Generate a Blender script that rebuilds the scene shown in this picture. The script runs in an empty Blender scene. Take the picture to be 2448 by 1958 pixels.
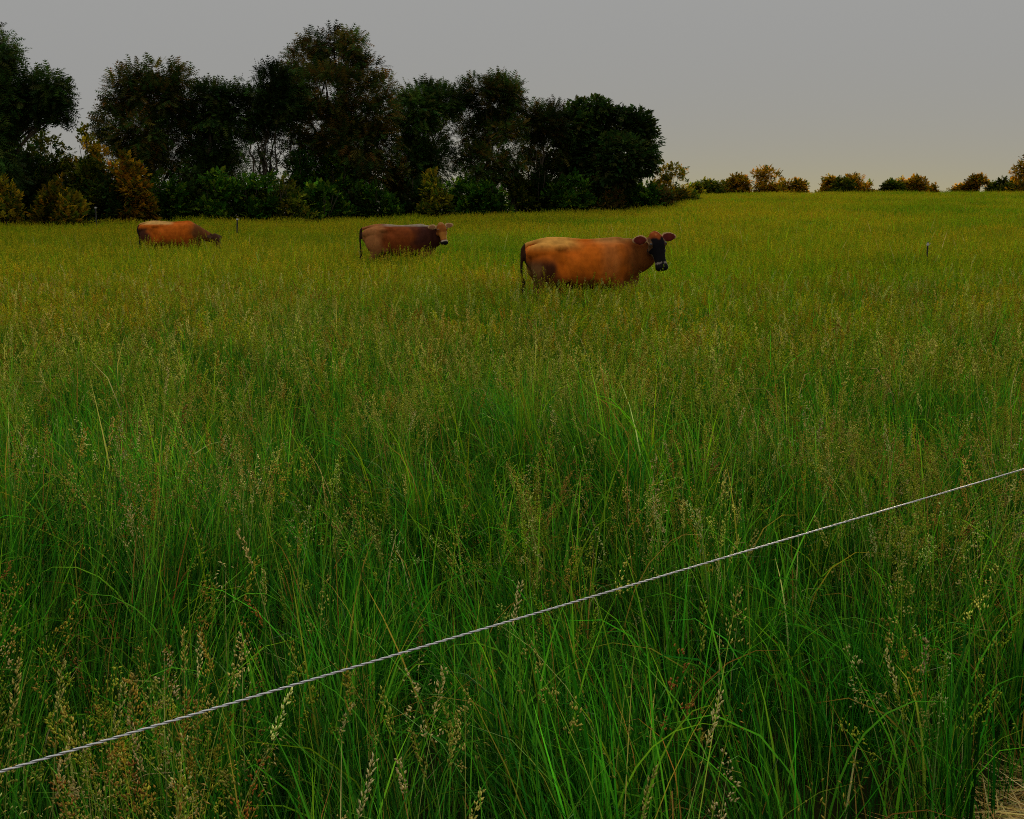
import bpy, math, random
import numpy as np
from mathutils import Vector, Matrix, noise as mnoise

# ------------------------------------------------------------------ camera
sc = bpy.context.scene
COL = sc.collection
R = math.radians
F = 2625.0                       # focal length in pixels of the 2448 px wide photograph
HORIZON = 512.0
PITCH = math.atan((979.0 - HORIZON) / F)
EYE = 1.6
cam_d = bpy.data.cameras.new('camera')
cam = bpy.data.objects.new('camera', cam_d)
COL.objects.link(cam)
cam.location = (0, 0, EYE)
cam.rotation_euler = (math.pi / 2 - PITCH, 0, 0)
cam_d.sensor_width = 36
cam_d.lens = 36 * F / 2448
cam_d.clip_start = 0.05
cam_d.clip_end = 6000
sc.camera = cam

# ------------------------------------------------------------------ light
SUN_AZ = R(15)                   # right of the view direction, behind the field
SUN_EL = R(9)
SUN_STRENGTH = 3.4
SKY_STRENGTH = 0.05
VEIL = 0.282
world = bpy.data.worlds.new('World')
sc.world = world
world.use_nodes = True
wn = world.node_tree
wn.nodes.clear()


def N(nt, typ, **kw):
    n = nt.nodes.new(typ)
    for k, v in kw.items():
        setattr(n, k, v)
    return n


def mathn(nt, op, a, b=None, clamp=False):
    n = N(nt, 'ShaderNodeMath', operation=op, use_clamp=clamp)
    for i, v in enumerate((a, b)):
        if v is None:
            continue
        if isinstance(v, (int, float)):
            n.inputs[i].default_value = v
        else:
            nt.links.new(v, n.inputs[i])
    return n.outputs[0]


sky = N(wn, 'ShaderNodeTexSky', sky_type='NISHITA')
sky.sun_disc = False
sky.sun_elevation = SUN_EL
sky.sun_rotation = SUN_AZ
sky.altitude = 100
sky.air_density = 1.0
sky.dust_density = 3.0
tc = N(wn, 'ShaderNodeTexCoord')
sep = N(wn, 'ShaderNodeSeparateXYZ')
wn.links.new(tc.outputs['Generated'], sep.inputs[0])
# overcast veil: even grey low down, rising towards the zenith as an overcast sky does
elev = mathn(wn, 'MAXIMUM', sep.outputs['Z'], 0.0)
rise = mathn(wn, 'POWER', elev, 1.9)
veil = mathn(wn, 'ADD', mathn(wn, 'MULTIPLY', rise, 2.2), 1.0)
# warm glow low over the place where the sun goes down
gdir = N(wn, 'ShaderNodeVectorMath', operation='DOT_PRODUCT')
wn.links.new(tc.outputs['Generated'], gdir.inputs[0])
gdir.inputs[1].default_value = (math.sin(SUN_AZ), math.cos(SUN_AZ), 0)
gaz = mathn(wn, 'POWER', mathn(wn, 'MAXIMUM', gdir.outputs['Value'], 0.0), 9.0)
gel = mathn(wn, 'EXPONENT', mathn(wn, 'MULTIPLY', elev, -24.0))
glow = mathn(wn, 'MULTIPLY', gel, mathn(wn, 'ADD', mathn(wn, 'MULTIPLY', gaz, .78), .22), clamp=True)
skc = N(wn, 'ShaderNodeMix', data_type='RGBA')
skc.inputs[6].default_value = (1.0, 1.008, 1.0, 1)
skc.inputs[7].default_value = (1.50, 1.27, 0.52, 1)
wn.links.new(glow, skc.inputs[0])
bg1 = N(wn, 'ShaderNodeBackground')
wn.links.new(skc.outputs[2], bg1.inputs['Color'])
wn.links.new(mathn(wn, 'MULTIPLY', veil, VEIL), bg1.inputs['Strength'])
# the clear sky behind the veil, its brightest part held down by the haze
bg2 = N(wn, 'ShaderNodeBackground')
bg2.inputs['Strength'].default_value = SKY_STRENGTH
hs = N(wn, 'ShaderNodeHueSaturation')
hs.inputs['Saturation'].default_value = 0.12
cap = N(wn, 'ShaderNodeVectorMath', operation='MINIMUM')
cap.inputs[1].default_value = (.62, .60, .56)
wn.links.new(sky.outputs[0], hs.inputs['Color'])
wn.links.new(hs.outputs[0], cap.inputs[0])
wn.links.new(cap.outputs[0], bg2.inputs['Color'])
addw = N(wn, 'ShaderNodeAddShader')
wn.links.new(bg1.outputs[0], addw.inputs[0])
wn.links.new(bg2.outputs[0], addw.inputs[1])
wo = N(wn, 'ShaderNodeOutputWorld')
wn.links.new(addw.outputs[0], wo.inputs[0])

sun_d = bpy.data.lights.new('sun', 'SUN')
sun_d.energy = SUN_STRENGTH
sun_d.angle = R(11)
sun_d.color = (1.0, 0.80, 0.52)
sun = bpy.data.objects.new('sun', sun_d)
COL.objects.link(sun)
sd = Vector((math.sin(SUN_AZ) * math.cos(SUN_EL), math.cos(SUN_AZ) * math.cos(SUN_EL), math.sin(SUN_EL)))
sun.rotation_euler = sd.to_track_quat('Z', 'Y').to_euler()
sun.location = (20, 40, 30)

sc.view_settings.view_transform = 'Standard'
sc.view_settings.look = 'None'
sc.view_settings.gamma = 1
sc.view_settings.exposure = 0.0
sc.view_settings.use_curve_mapping = False
sc.render.engine = 'CYCLES'
sc.cycles.max_bounces = 6
sc.cycles.diffuse_bounces = 3
sc.cycles.transmission_bounces = 4
sc.cycles.glossy_bounces = 2
sc.cycles.use_denoising = False
sc.cycles.filter_width = 1.05
sc.render.film_transparent = False

rng = np.random.default_rng(7)
random.seed(7)


# ------------------------------------------------------------------ helpers
def at(px, py, Y):
    """world point seen at pixel (px, py) of the photograph at forward distance Y"""
    x = (px - 1224.0) / F
    y = -(py - 979.0) / F
    cp, sp = math.cos(PITCH), math.sin(PITCH)
    d = (x, cp + y * sp, y * cp - sp)
    k = Y / d[1]
    return (d[0] * k, Y, EYE + d[2] * k)


PXS = [-900, 0, 800, 1200, 1500, 1600, 1660, 1800, 2448, 3300]
YS = [524, 522, 516, 505, 495, 486, 465, 461, 458, 462]
DS = [58, 58, 66, 72, 78, 82, 95, 98, 100, 100]


def smooth01(v):
    v = np.clip(v, 0, 1)
    return v * v * (3 - 2 * v)


def terrain(x, y):
    x = np.asarray(x, float)
    y = np.asarray(y, float)
    yy = np.maximum(y, 1.0)
    px = np.clip(1224 + F * x / yy, -900, 3300)
    ys = np.interp(px, PXS, YS)
    D = np.interp(px, PXS, DS)
    H = EYE + (HORIZON - ys) / F * D - 0.70
    s = np.clip((y - 12) / (D - 12), 0, 1)
    z = H * s ** 1.35
    over = np.maximum(y - D, 0)
    z = z - np.minimum(0.018 * over * smooth01(over / 30), 7.0)
    z = z + 0.05 * np.sin(x * .31 + 1.3) * np.sin(y * .23) * smooth01((y - 8) / 20)
    return z


def mesh_from(name, V, Fc, col=None, mats=(), smooth=False):
    V = np.asarray(V, np.float32).reshape(-1, 3)
    Fc = np.asarray(Fc, np.int32)
    me = bpy.data.meshes.new(name)
    n, k = Fc.shape
    me.vertices.add(len(V))
    me.vertices.foreach_set('co', V.ravel())
    me.loops.add(n * k)
    me.loops.foreach_set('vertex_index', Fc.ravel())
    me.polygons.add(n)
    me.polygons.foreach_set('loop_start', np.arange(0, n * k, k, dtype=np.int32))
    try:
        me.polygons.foreach_set('loop_total', np.full(n, k, np.int32))
    except Exception:
        pass
    if smooth:
        me.polygons.foreach_set('use_smooth', np.ones(n, bool))
    if col is not None:
        a = me.color_attributes.new('col', 'FLOAT_COLOR', 'POINT')
        c = np.ones((len(V), 4), np.float32)
        c[:, :3] = np.asarray(col, np.float32).reshape(-1, 3)
        a.data.foreach_set('color', c.ravel())
    me.update(calc_edges=True)
    for m in mats:
        me.materials.append(m)
    return me


def link(name, me, parent=None, loc=(0, 0, 0)):
    o = bpy.data.objects.new(name, me)
    COL.objects.link(o)
    o.location = loc
    if parent is not None:
        o.parent = parent
    return o


def tag(o, label=None, cat=None, group=None, kind=None):
    if label:
        o['label'] = label
    if cat:
        o['category'] = cat
    if group:
        o['group'] = group
    if kind:
        o['kind'] = kind
    return o


def empty(name, loc, rz=0.0):
    o = bpy.data.objects.new(name, None)
    COL.objects.link(o)
    o.location = loc
    o.rotation_euler = (0, 0, rz)
    o.empty_display_size = 0.3
    return o


class Acc:
    """collects vertex / face / colour arrays of one face size"""
    def __init__(self):
        self.V, self.F, self.C, self.n = [], [], [], 0

    def add(self, V, Fc, C):
        V = np.asarray(V).reshape(-1, 3)
        self.V.append(V)
        self.F.append(np.asarray(Fc) + self.n)
        self.C.append(np.asarray(C).reshape(-1, 3))
        self.n += len(V)

    def mesh(self, name, mats, smooth=False):
        return mesh_from(name, np.concatenate(self.V), np.concatenate(self.F), np.concatenate(self.C), mats, smooth)


def unit(v):
    return v / np.maximum(np.linalg.norm(v, axis=-1, keepdims=True), 1e-9)


def frames(D, rg, up=None):
    """three orthonormal axes per direction D: (side, D, normal)"""
    D = unit(D)
    h = rg.normal(size=D.shape) if up is None else unit(up + rg.normal(size=D.shape) * .35)
    s = unit(np.cross(D, h))
    n = np.cross(s, D)
    return s, D, n


def scatter(acc, tv, tf, P, D, S, col, rg, up=None, W=None):
    """copies template (x = side, y = along, z = normal) to points P along D with size S"""
    s, d, n = frames(D, rg, up)
    S = np.asarray(S)[:, None, None]
    Wd = S if W is None else np.asarray(W)[:, None, None]
    tv = np.asarray(tv)
    V = P[:, None, :] + (tv[None, :, 0:1] * Wd) * s[:, None, :] + (tv[None, :, 1:2] * S) * d[:, None, :] \
        + (tv[None, :, 2:3] * Wd) * n[:, None, :]
    tf = np.asarray(tf)
    Fc = (tf[None] + (np.arange(len(P)) * len(tv))[:, None, None]).reshape(-1, tf.shape[1])
    C = np.repeat(col[:, None, :], len(tv), axis=1)
    acc.add(V, Fc, C)


def tube(acc, pts, rad, col, k=6):
    pts = np.asarray(pts, float)
    m = len(pts)
    rad = np.broadcast_to(np.asarray(rad, float), (m,))
    T = unit(np.gradient(pts, axis=0))
    ref = np.array([0, 0, 1.0]) if abs(T[0][2]) < .9 else np.array([1.0, 0, 0])
    V = np.zeros((m, k, 3))
    a = np.arange(k) * 2 * np.pi / k
    u = np.cross(T[0], ref)
    u /= np.linalg.norm(u)
    for i in range(m):
        u = u - T[i] * np.dot(u, T[i])
        u /= max(np.linalg.norm(u), 1e-9)
        w = np.cross(T[i], u)
        V[i] = pts[i] + rad[i] * (np.cos(a)[:, None] * u + np.sin(a)[:, None] * w)
    idx = np.arange(m * k).reshape(m, k)
    nx = np.roll(idx, -1, axis=1)
    Fc = np.stack([idx[:-1], nx[:-1], nx[1:], idx[1:]], -1).reshape(-1, 4)
    acc.add(V, Fc, np.broadcast_to(np.asarray(col, float), (m * k, 3)))


# ------------------------------------------------------------------ materials
def mat_plant(name, transl=0.35, rough=0.55, patch=None, var=0.25, vscale=3.0, spec=0.3):
    m = bpy.data.materials.new(name)
    m.use_nodes = True
    nt = m.node_tree
    nt.nodes.clear()
    out = N(nt, 'ShaderNodeOutputMaterial')
    at_ = N(nt, 'ShaderNodeAttribute', attribute_name='col')
    geo = N(nt, 'ShaderNodeNewGeometry')
    col = at_.outputs['Color']
    nz = N(nt, 'ShaderNodeTexNoise')
    nz.inputs['Scale'].default_value = vscale
    nz.inputs['Detail'].default_value = 3
    nt.links.new(geo.outputs['Position'], nz.inputs['Vector'])
    mul = N(nt, 'ShaderNodeMix', data_type='RGBA', blend_type='MULTIPLY')
    mul.inputs[0].default_value = 1.0
    mr = N(nt, 'ShaderNodeMapRange')
    mr.inputs['From Min'].default_value = .3
    mr.inputs['From Max'].default_value = .7
    mr.inputs['To Min'].default_value = 1 - var
    mr.inputs['To Max'].default_value = 1 + var
    nt.links.new(nz.outputs['Fac'], mr.inputs['Value'])
    nt.links.new(col, mul.inputs[6])
    nt.links.new(mr.outputs[0], mul.inputs[7])
    col = mul.outputs[2]
    if patch:
        # drifts of different species: broad patches of browner and greener grass
        for scale, tint, lo, hi in patch:
            n2 = N(nt, 'ShaderNodeTexNoise')
            n2.inputs['Scale'].default_value = scale
            n2.inputs['Detail'].default_value = 4
            n2.inputs['Roughness'].default_value = .6
            mp = N(nt, 'ShaderNodeMapping')
            mp.inputs['Location'].default_value = (scale * 37, scale * 11, 0)
            mp.inputs['Scale'].default_value = (1, 1, .05)
            nt.links.new(geo.outputs['Position'], mp.inputs['Vector'])
            nt.links.new(mp.outputs[0], n2.inputs['Vector'])
            r2 = N(nt, 'ShaderNodeMapRange')
            r2.inputs['From Min'].default_value = lo
            r2.inputs['From Max'].default_value = hi
            nt.links.new(n2.outputs['Fac'], r2.inputs['Value'])
            mx = N(nt, 'ShaderNodeMix', data_type='RGBA', blend_type='MULTIPLY')
            mx.inputs[7].default_value = (*tint, 1)
            nt.links.new(r2.outputs[0], mx.inputs[0])
            nt.links.new(col, mx.inputs[6])
            col = mx.outputs[2]
    p = N(nt, 'ShaderNodeBsdfPrincipled')
    p.inputs['Roughness'].default_value = rough
    p.inputs['Specular IOR Level'].default_value = spec
    nt.links.new(col, p.inputs['Base Color'])
    t = N(nt, 'ShaderNodeBsdfTranslucent')
    nt.links.new(col, t.inputs['Color'])
    ms = N(nt, 'ShaderNodeMixShader')
    ms.inputs[0].default_value = transl
    nt.links.new(p.outputs[0], ms.inputs[1])
    nt.links.new(t.outputs[0], ms.inputs[2])
    nt.links.new(ms.outputs[0], out.inputs[0])
    return m


def mat_plain(name, col, rough=0.7, var=0.3, scale=8.0, bump=0.3, attr=False, spec=0.3, stretch=(1, 1, 1)):
    m = bpy.data.materials.new(name)
    m.use_nodes = True
    nt = m.node_tree
    p = nt.nodes['Principled BSDF']
    p.inputs['Roughness'].default_value = rough
    p.inputs['Specular IOR Level'].default_value = spec
    tcn = N(nt, 'ShaderNodeTexCoord')
    mp = N(nt, 'ShaderNodeMapping')
    mp.inputs['Scale'].default_value = stretch
    nt.links.new(tcn.outputs['Object'], mp.inputs['Vector'])
    nz = N(nt, 'ShaderNodeTexNoise')
    nz.inputs['Scale'].default_value = scale
    nz.inputs['Detail'].default_value = 6
    nt.links.new(mp.outputs[0], nz.inputs['Vector'])
    mr = N(nt, 'ShaderNodeMapRange')
    mr.inputs['From Min'].default_value = .3
    mr.inputs['From Max'].default_value = .7
    mr.inputs['To Min'].default_value = 1 - var
    mr.inputs['To Max'].default_value = 1 + var
    nt.links.new(nz.outputs['Fac'], mr.inputs['Value'])
    mul = N(nt, 'ShaderNodeMix', data_type='RGBA', blend_type='MULTIPLY')
    mul.inputs[0].default_value = 1
    if attr:
        a = N(nt, 'ShaderNodeAttribute', attribute_name='col')
        nt.links.new(a.outputs['Color'], mul.inputs[6])
    else:
        mul.inputs[6].default_value = (*col, 1)
    nt.links.new(mr.outputs[0], mul.inputs[7])
    nt.links.new(mul.outputs[2], p.inputs['Base Color'])
    if bump:
        b = N(nt, 'ShaderNodeBump')
        b.inputs['Strength'].default_value = bump
        b.inputs['Distance'].default_value = .02
        nt.links.new(nz.outputs['Fac'], b.inputs['Height'])
        nt.links.new(b.outputs[0], p.inputs['Normal'])
    return m


PATCH = [(0.055, (.58, .88, .6), .50, .60), (0.16, (0.78, 1.08, 0.8), .52, .66), (0.45, (1.12, .90, .8), .54, .68), (1.3, (.72, 1.0, .8), .55, .7)]
M_GRASS = mat_plant('grass_blade', .40, .7, PATCH, .18, 2.2, .06)
M_SEED = mat_plant('grass_seed', .32, .8, PATCH[:3], .2, 2.0, .03)
M_LEAF = mat_plant('tree_leaf', .30, .7, None, .4, .35, .05)
M_LEAF_BACKLIT = mat_plant('backlit_leaf', .6, .7, None, .35, .35, .03)  # same leaves, translucency raised to imitate backlit orange rims
M_BARK = mat_plain('bark', (.075, .055, .035), .9, .4, 5, .6, stretch=(1, 1, .25))
M_COAT = mat_plain('coat', (1, 1, 1), .85, .22, 13, .12, attr=True, spec=.05, stretch=(1, 1, .55))
M_EYE = mat_plain('eye_black', (.006, .004, .004), .08, .0, 5, 0, spec=.6)
M_HAIR = mat_plain('tail_hair', (.02, .012, .01), .7, .3, 30, .5)
M_ROPE = mat_plain('rope_white', (.76, .75, .74), .5, .10, 300, .15)
M_STEEL = mat_plain('rope_conductor', (.05, .05, .055), .4, .2, 100, .1, spec=.5)
M_POST = mat_plain('post_black', (.018, .016, .015), .6, .3, 12, .2)
M_INSUL = mat_plain('insulator_white', (.42, .40, .34), .6, .1, 12, .1)
M_SOIL = mat_plain('soil', (.018, .020, .005), 1.0, .4, 3.0, .6, spec=0)
M_MOWN = mat_plain('mown_ground', (.17, .115, .04), .95, .5, 14.0, .8)
M_STRAW = mat_plant('straw', .15, .7, None, .3, 6.0, .2)

# ------------------------------------------------------------------ ground
def build_ground():
    rad = np.concatenate([[0.0], np.geomspace(.8, 2500, 130)])
    na = 360
    a = np.arange(na) * 2 * np.pi / na
    X = rad[:, None] * np.sin(a)
    Y = rad[:, None] * np.cos(a)
    Z = terrain(X, Y) * (1 - smooth01((rad[:, None] - 600) / 1500) * .0)
    V = np.stack([X, Y, Z], -1)
    idx = np.arange(len(rad) * na).reshape(len(rad), na)
    nx = np.roll(idx, -1, axis=1)
    Fc = np.stack([idx[:-1], idx[1:], nx[1:], nx[:-1]], -1).reshape(-1, 4)
    me = mesh_from('field', V, Fc, None, [M_SOIL], True)
    tag(link('field', me), kind='structure')


build_ground()

WA = np.array([-.70, 1.39])
WB = np.array([1.53, 3.20])
WD = (WB - WA) / np.linalg.norm(WB - WA)
WN = np.array([WD[1], -WD[0]])     # towards the camera side


def edge_q(x, y):
    return (x - WA[0]) * WN[0] + (y - WA[1]) * WN[1]


def edge_wob(s):
    return .06 * np.sin(s * 3.1 + .5) + .05 * np.sin(s * 7.3) + .03 * np.sin(s * 17)


# the mown strip on the camera's side of the fence
def build_mown():
    s = np.linspace(-9, 14, 160)
    q0 = .21 + edge_wob(s)
    V = []
    for si, q in zip(s, q0):
        for qq in (q, 3.4):
            p = WA + WD * si + WN * qq
            V.append((p[0], p[1], .004 + float(terrain(p[0], p[1]))))
    n = len(s)
    Fc = [(2 * i, 2 * i + 1, 2 * i + 3, 2 * i + 2) for i in range(n - 1)]
    tag(link('mown_path', mesh_from('mown_path', V, Fc, None, [M_MOWN])), kind='structure')


build_mown()


# ------------------------------------------------------------------ grass
def blades(acc, rg, P, L, W, tilt, bend, az, segs, c0, c1, power=1.6, twist=None):
    n = len(P)
    t = np.linspace(0, 1, segs + 1)
    tm = (t[:-1] + t[1:]) / 2
    angm = tilt[:, None] + bend[:, None] * tm ** power
    ang = tilt[:, None] + bend[:, None] * t ** power
    dL = (L / segs)[:, None]
    h = np.concatenate([np.zeros((n, 1)), np.cumsum(np.sin(angm) * dL, 1)], 1)
    z = np.concatenate([np.zeros((n, 1)), np.cumsum(np.cos(angm) * dL, 1)], 1)
    dx, dy = np.cos(az)[:, None], np.sin(az)[:, None]
    C = np.stack([P[:, 0:1] + h * dx, P[:, 1:2] + h * dy, P[:, 2:3] + z], -1)
    if twist is None:
        twist = rg.normal(0, .6, n)
    tw = twist[:, None] * (1 + t[None] * .8)
    side = np.stack([-dy * np.ones_like(t), dx * np.ones_like(t), np.zeros((n, segs + 1))], -1)
    nor = np.stack([np.cos(ang) * dx, np.cos(ang) * dy, -np.sin(ang)], -1)
    sv = side * np.cos(tw)[..., None] + nor * np.sin(tw)[..., None]
    w = (W[:, None] * .5) * np.minimum(1, .55 + t * 2) * np.maximum(1 - t ** 2.4, .03)
    V = np.stack([C - sv * w[..., None], C + sv * w[..., None]], 2)     # n, segs+1, 2, 3
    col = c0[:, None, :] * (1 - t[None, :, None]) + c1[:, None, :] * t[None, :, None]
    col = np.repeat(col[:, :, None, :], 2, axis=2)
    idx = np.arange(n * (segs + 1) * 2).reshape(n, segs + 1, 2)
    Fc = np.stack([idx[:, :-1, 0], idx[:, :-1, 1], idx[:, 1:, 1], idx[:, 1:, 0]], -1).reshape(-1, 4)
    acc.add(V, Fc, col)
    return C


def interp_line(C, t):
    """C: n,m,3 ; t: n in 0..1 -> points and tangents"""
    m = C.shape[1] - 1
    f = np.clip(t * m, 0, m - 1e-4)
    i = f.astype(int)
    k = (f - i)[:, None]
    ar = np.arange(len(C))
    a, b = C[ar, i], C[ar, i + 1]
    return a * (1 - k) + b * k, unit(b - a)


SPV = [(0, 0, 0), (.5, .42, 0), (-.25, .42, .43), (-.25, .42, -.43), (0, 1, 0)]
SPF = [(0, 2, 1), (0, 3, 2), (0, 1, 3), (4, 1, 2), (4, 2, 3), (4, 3, 1)]
GREENS = np.array([(.030, .165, .006), (.055, .245, .010), (.014, .090, .006), (.088, .300, .014), (.034, .190, .012), (.13, .30, .012), (.009, .055, .004)])
GREENF = np.array([(.12, .25, .003), (.16, .29, .004), (.08, .22, .003), (.20, .30, .006)])
SEEDS = np.array([(.40, .36, .04), (.50, .43, .10), (.30, .34, .03), (.44, .30, .05), (.62, .55, .22), (.38, .20, .04), (.24, .30, .02), (.34, .14, .03)])
MSEEDS = np.array([(.52, .50, .012), (.40, .46, .010), (.58, .52, .03), (.34, .42, .010), (.52, .40, .016), (.66, .60, .16), (.46, .32, .014)])
NSEEDS = np.array([(.34, .42, .02), (.26, .38, .012), (.44, .46, .05), (.30, .40, .02), (.60, .57, .13), (.40, .30, .03), (.50, .50, .08)])
SEEDP = [.20, .15, .21, .11, .13, .05, .13, .02]
FSEEDS = np.array([(.60, .52, .012), (.66, .54, .018), (.50, .50, .010), (.60, .44, .014)])


def pick(rg, pal, n, j=.18, p=None):
    c = pal[rg.choice(len(pal), n, p=p)]
    return np.clip(c * (1 + rg.normal(0, j, (n, 1))).clip(.5, 2.0) * (1 + rg.normal(0, j * .4, (n, 3))), .002, .8)


def heads(aq, at3, rg, P, detail=1.0, hscale=1.0, wide=1.0, segs=7, tall=None, pal=None):
    """flowering stems with seed heads: aq takes the stems (quads), at3 the spikelets (triangles)"""
    n = len(P)
    if n == 0:
        return
    L = rg.normal(.80, .11, n).clip(.5, 1.08) * hscale
    if tall is not None:
        L = L * tall
    kind = rg.choice(4, n, p=[.34, .30, .24, .12])
    tilt = np.abs(rg.normal(.10, .10, n))
    bend = np.abs(rg.normal(.22, .2, n)) + np.where(kind == 2, .75, 0)
    az = rg.uniform(0, 2 * np.pi, n)
    tipc = pick(rg, SEEDS, n, .18, SEEDP) if pal is None else pick(rg, pal, n, .08)
    c0 = pick(rg, GREENS, n, .15) * .9
    C = blades(aq, rg, P, L, np.full(n, .0026 * wide), tilt, bend, az, segs, c0, tipc * .55 + c0 * .55, 2.2)
    for k in range(4):
        m = np.where(kind == k)[0]
        if len(m) == 0:
            continue
        Ck, col, Lk = C[m], tipc[m], L[m]
        if k == 0:        # clustered one-sided tufts
            ncl = 6
            for j in range(ncl):
                u = j / (ncl - 1)
                pt, tg = interp_line(Ck, 1 - (.015 + .155 * (1 - u) + rg.uniform(0, .012, len(m))) / Lk)
                off = unit(rg.normal(size=(len(m), 3)) * (.9, .9, .2) + (0, 0, .45))
                ln = (.038 * (1 - u) ** 1.2 + .004) * rg.uniform(.6, 1.3, len(m))
                ctr = pt + off * ln[:, None]
                ns = max(2, int((11 - 4 * u) * detail))
                for q in range(ns):
                    pp = ctr + rg.normal(size=(len(m), 3)) * (.0055, .0055, .008)
                    dd = unit(off + tg * .8 + rg.normal(size=(len(m), 3)) * .5)
                    s = rg.uniform(.0065, .0105, len(m)) * (1.0 if detail > .8 else 1.5) * wide ** .4
                    scatter(at3, SPV, SPF, pp, dd, s, col * rg.uniform(.75, 1.25, (len(m), 1)), rg, W=s * .5)
        elif k == 1:      # dense narrow spike
            ns = max(6, int(34 * detail))
            for q in range(ns):
                u = (q + .5) / ns
                pt, tg = interp_line(Ck, 1 - (.105 * u) / Lk)
                off = unit(np.cross(tg, rg.normal(size=(len(m), 3))))
                r = .0038 * math.sin(math.pi * min(.95, max(.12, u))) ** .5
                dd = unit(tg + off * .55)
                s = rg.uniform(.009, .013, len(m)) * (1.0 if detail > .8 else 1.6) * wide ** .4
                scatter(at3, SPV, SPF, pt + off * r, dd, s, col * rg.uniform(.8, 1.2, (len(m), 1)), rg, W=s * .42)
        elif k == 2:      # nodding open panicle with long spikelets
            ns = max(5, int(17 * detail))
            for q in range(ns):
                u = (q + .5) / ns
                pt, tg = interp_line(Ck, 1 - (.17 * u) / Lk)
                off = unit(np.cross(tg, rg.normal(size=(len(m), 3))) + tg * .8 + np.array([0, 0, -.35]))
                ln = (.010 + .028 * u) * rg.uniform(.5, 1.2, len(m))
                dd = unit(off + np.array([0, 0, -.7]) + rg.normal(size=(len(m), 3)) * .25)
                s = rg.uniform(.009, .015, len(m)) * (1.0 if detail > .8 else 1.35) * wide ** .4
                scatter(at3, SPV, SPF, pt + off * ln[:, None], dd, s, col * rg.uniform(.8, 1.2, (len(m), 1)), rg, W=s * .26)
        else:             # airy spreading panicle
            ns = max(8, int(48 * detail))
            for q in range(ns):
                u = rg.uniform(0, 1)
                pt, tg = interp_line(Ck, 1 - (.14 * u) / Lk)
                off = unit(np.cross(tg, rg.normal(size=(len(m), 3))) + tg * .9)
                ln = (.006 + .042 * u) * rg.uniform(.2, 1.15, len(m))
                s = rg.uniform(.006, .010, len(m)) * (1.0 if detail > .8 else 1.7) * wide ** .4
                scatter(at3, SPV, SPF, pt + off * ln[:, None], off + tg, s, col * .95 * rg.uniform(.8, 1.2, (len(m), 1)), rg, W=s * .5)


def leaf_layer(aq, rg, P, hscale=1.0, wscale=1.0, segs=6, tall=1.0, pal=None, lodged=False):
    n = len(P)
    typ = rg.choice(3, n, p=[.52, .30, .18])
    L = np.where(typ == 0, rg.normal(.58, .12, n), np.where(typ == 1, rg.normal(.40, .10, n), rg.normal(.70, .13, n))).clip(.12, .98) * hscale * tall
    W = np.where(typ == 2, rg.uniform(.0045, .0085, n), rg.uniform(.0022, .0048, n)) * wscale
    tilt = np.abs(rg.normal(.13, .14, n))
    bend = np.where(rg.random(n) < .42, rg.uniform(1.0, 2.6, n), np.abs(rg.normal(.30, .3, n)))
    az = rg.uniform(0, 2 * np.pi, n)
    if lodged:      # the sward leans together in swathes
        az = 2.6 + 1.3 * np.sin(P[:, 0] * 1.1 + .6) + 1.1 * np.sin(P[:, 1] * 1.7 + P[:, 0] * .5) + rg.normal(0, 1.1, n)
    c1 = pick(rg, GREENS if pal is None else pal, n, .38)
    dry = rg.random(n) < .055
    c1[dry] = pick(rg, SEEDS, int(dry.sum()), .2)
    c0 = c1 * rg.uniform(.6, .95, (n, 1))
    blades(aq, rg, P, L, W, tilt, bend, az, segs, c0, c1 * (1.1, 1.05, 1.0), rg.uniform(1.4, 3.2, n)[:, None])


def near_points(n_per_m2, y1, rg, y0=.6, tuft=None):
    out = []
    xm = .50 * y1 + 1.5
    A = 2 * xm * (y1 - y0)
    m = int(A * n_per_m2)
    if tuft:
        k = int(A * tuft)
        cx, cy = rg.uniform(-xm, xm, k), rg.uniform(y0, y1, k)
        w = rg.gamma(1.2, 1, k)
        i = rg.choice(k, m, p=w / w.sum())
        x = cx[i] + rg.normal(0, .035, m)
        y = cy[i] + rg.normal(0, .035, m)
    else:
        x, y = rg.uniform(-xm, xm, m), rg.uniform(y0, y1, m)
    s = (x - WA[0]) * WD[0] + (y - WA[1]) * WD[1]
    keep = (np.abs(x) < .50 * y + 1.3) & (edge_q(x, y) < .25 + edge_wob(s)) & (y < y1)
    x, y = x[keep], y[keep]
    return np.stack([x, y, terrain(x, y) - .01], -1)


def tall_field(x, y):
    """slow variation of the sward height"""
    return 1 + .13 * np.sin(x * 1.7 + 1) * np.sin(y * 1.3 + x * .4) + .08 * np.sin(x * 4.1 + y * 3.3)


YN = 6.6
q = Acc()
t3 = Acc()
P = near_points(1600, YN, rng, tuft=45)
tl = tall_field(P[:, 0], P[:, 1])
fy = rng.random(len(P)) < smooth01((P[:, 1] - 2.6) / 4.4) * .8
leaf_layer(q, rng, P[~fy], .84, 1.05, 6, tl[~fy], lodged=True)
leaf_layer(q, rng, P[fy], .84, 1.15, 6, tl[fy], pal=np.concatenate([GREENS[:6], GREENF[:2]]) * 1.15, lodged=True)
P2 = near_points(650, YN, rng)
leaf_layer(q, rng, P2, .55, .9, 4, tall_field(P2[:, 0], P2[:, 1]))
Pb = near_points(32, YN, rng)
nb = len(Pb)
cb = pick(rng, GREENS[[1, 3, 3, 5]], nb, .15) * 1.25
blades(q, rng, Pb, rng.uniform(.42, .78, nb), rng.uniform(.0045, .009, nb), np.abs(rng.normal(.15, .12, nb)),
       np.where(rng.random(nb) < .5, rng.uniform(1.4, 2.7, nb), rng.uniform(.1, .6, nb)), rng.uniform(0, 6.28, nb), 10, cb * .8, cb, 3.0)
Pc = near_points(14, YN, rng, tuft=3)
nc = len(Pc)
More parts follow.
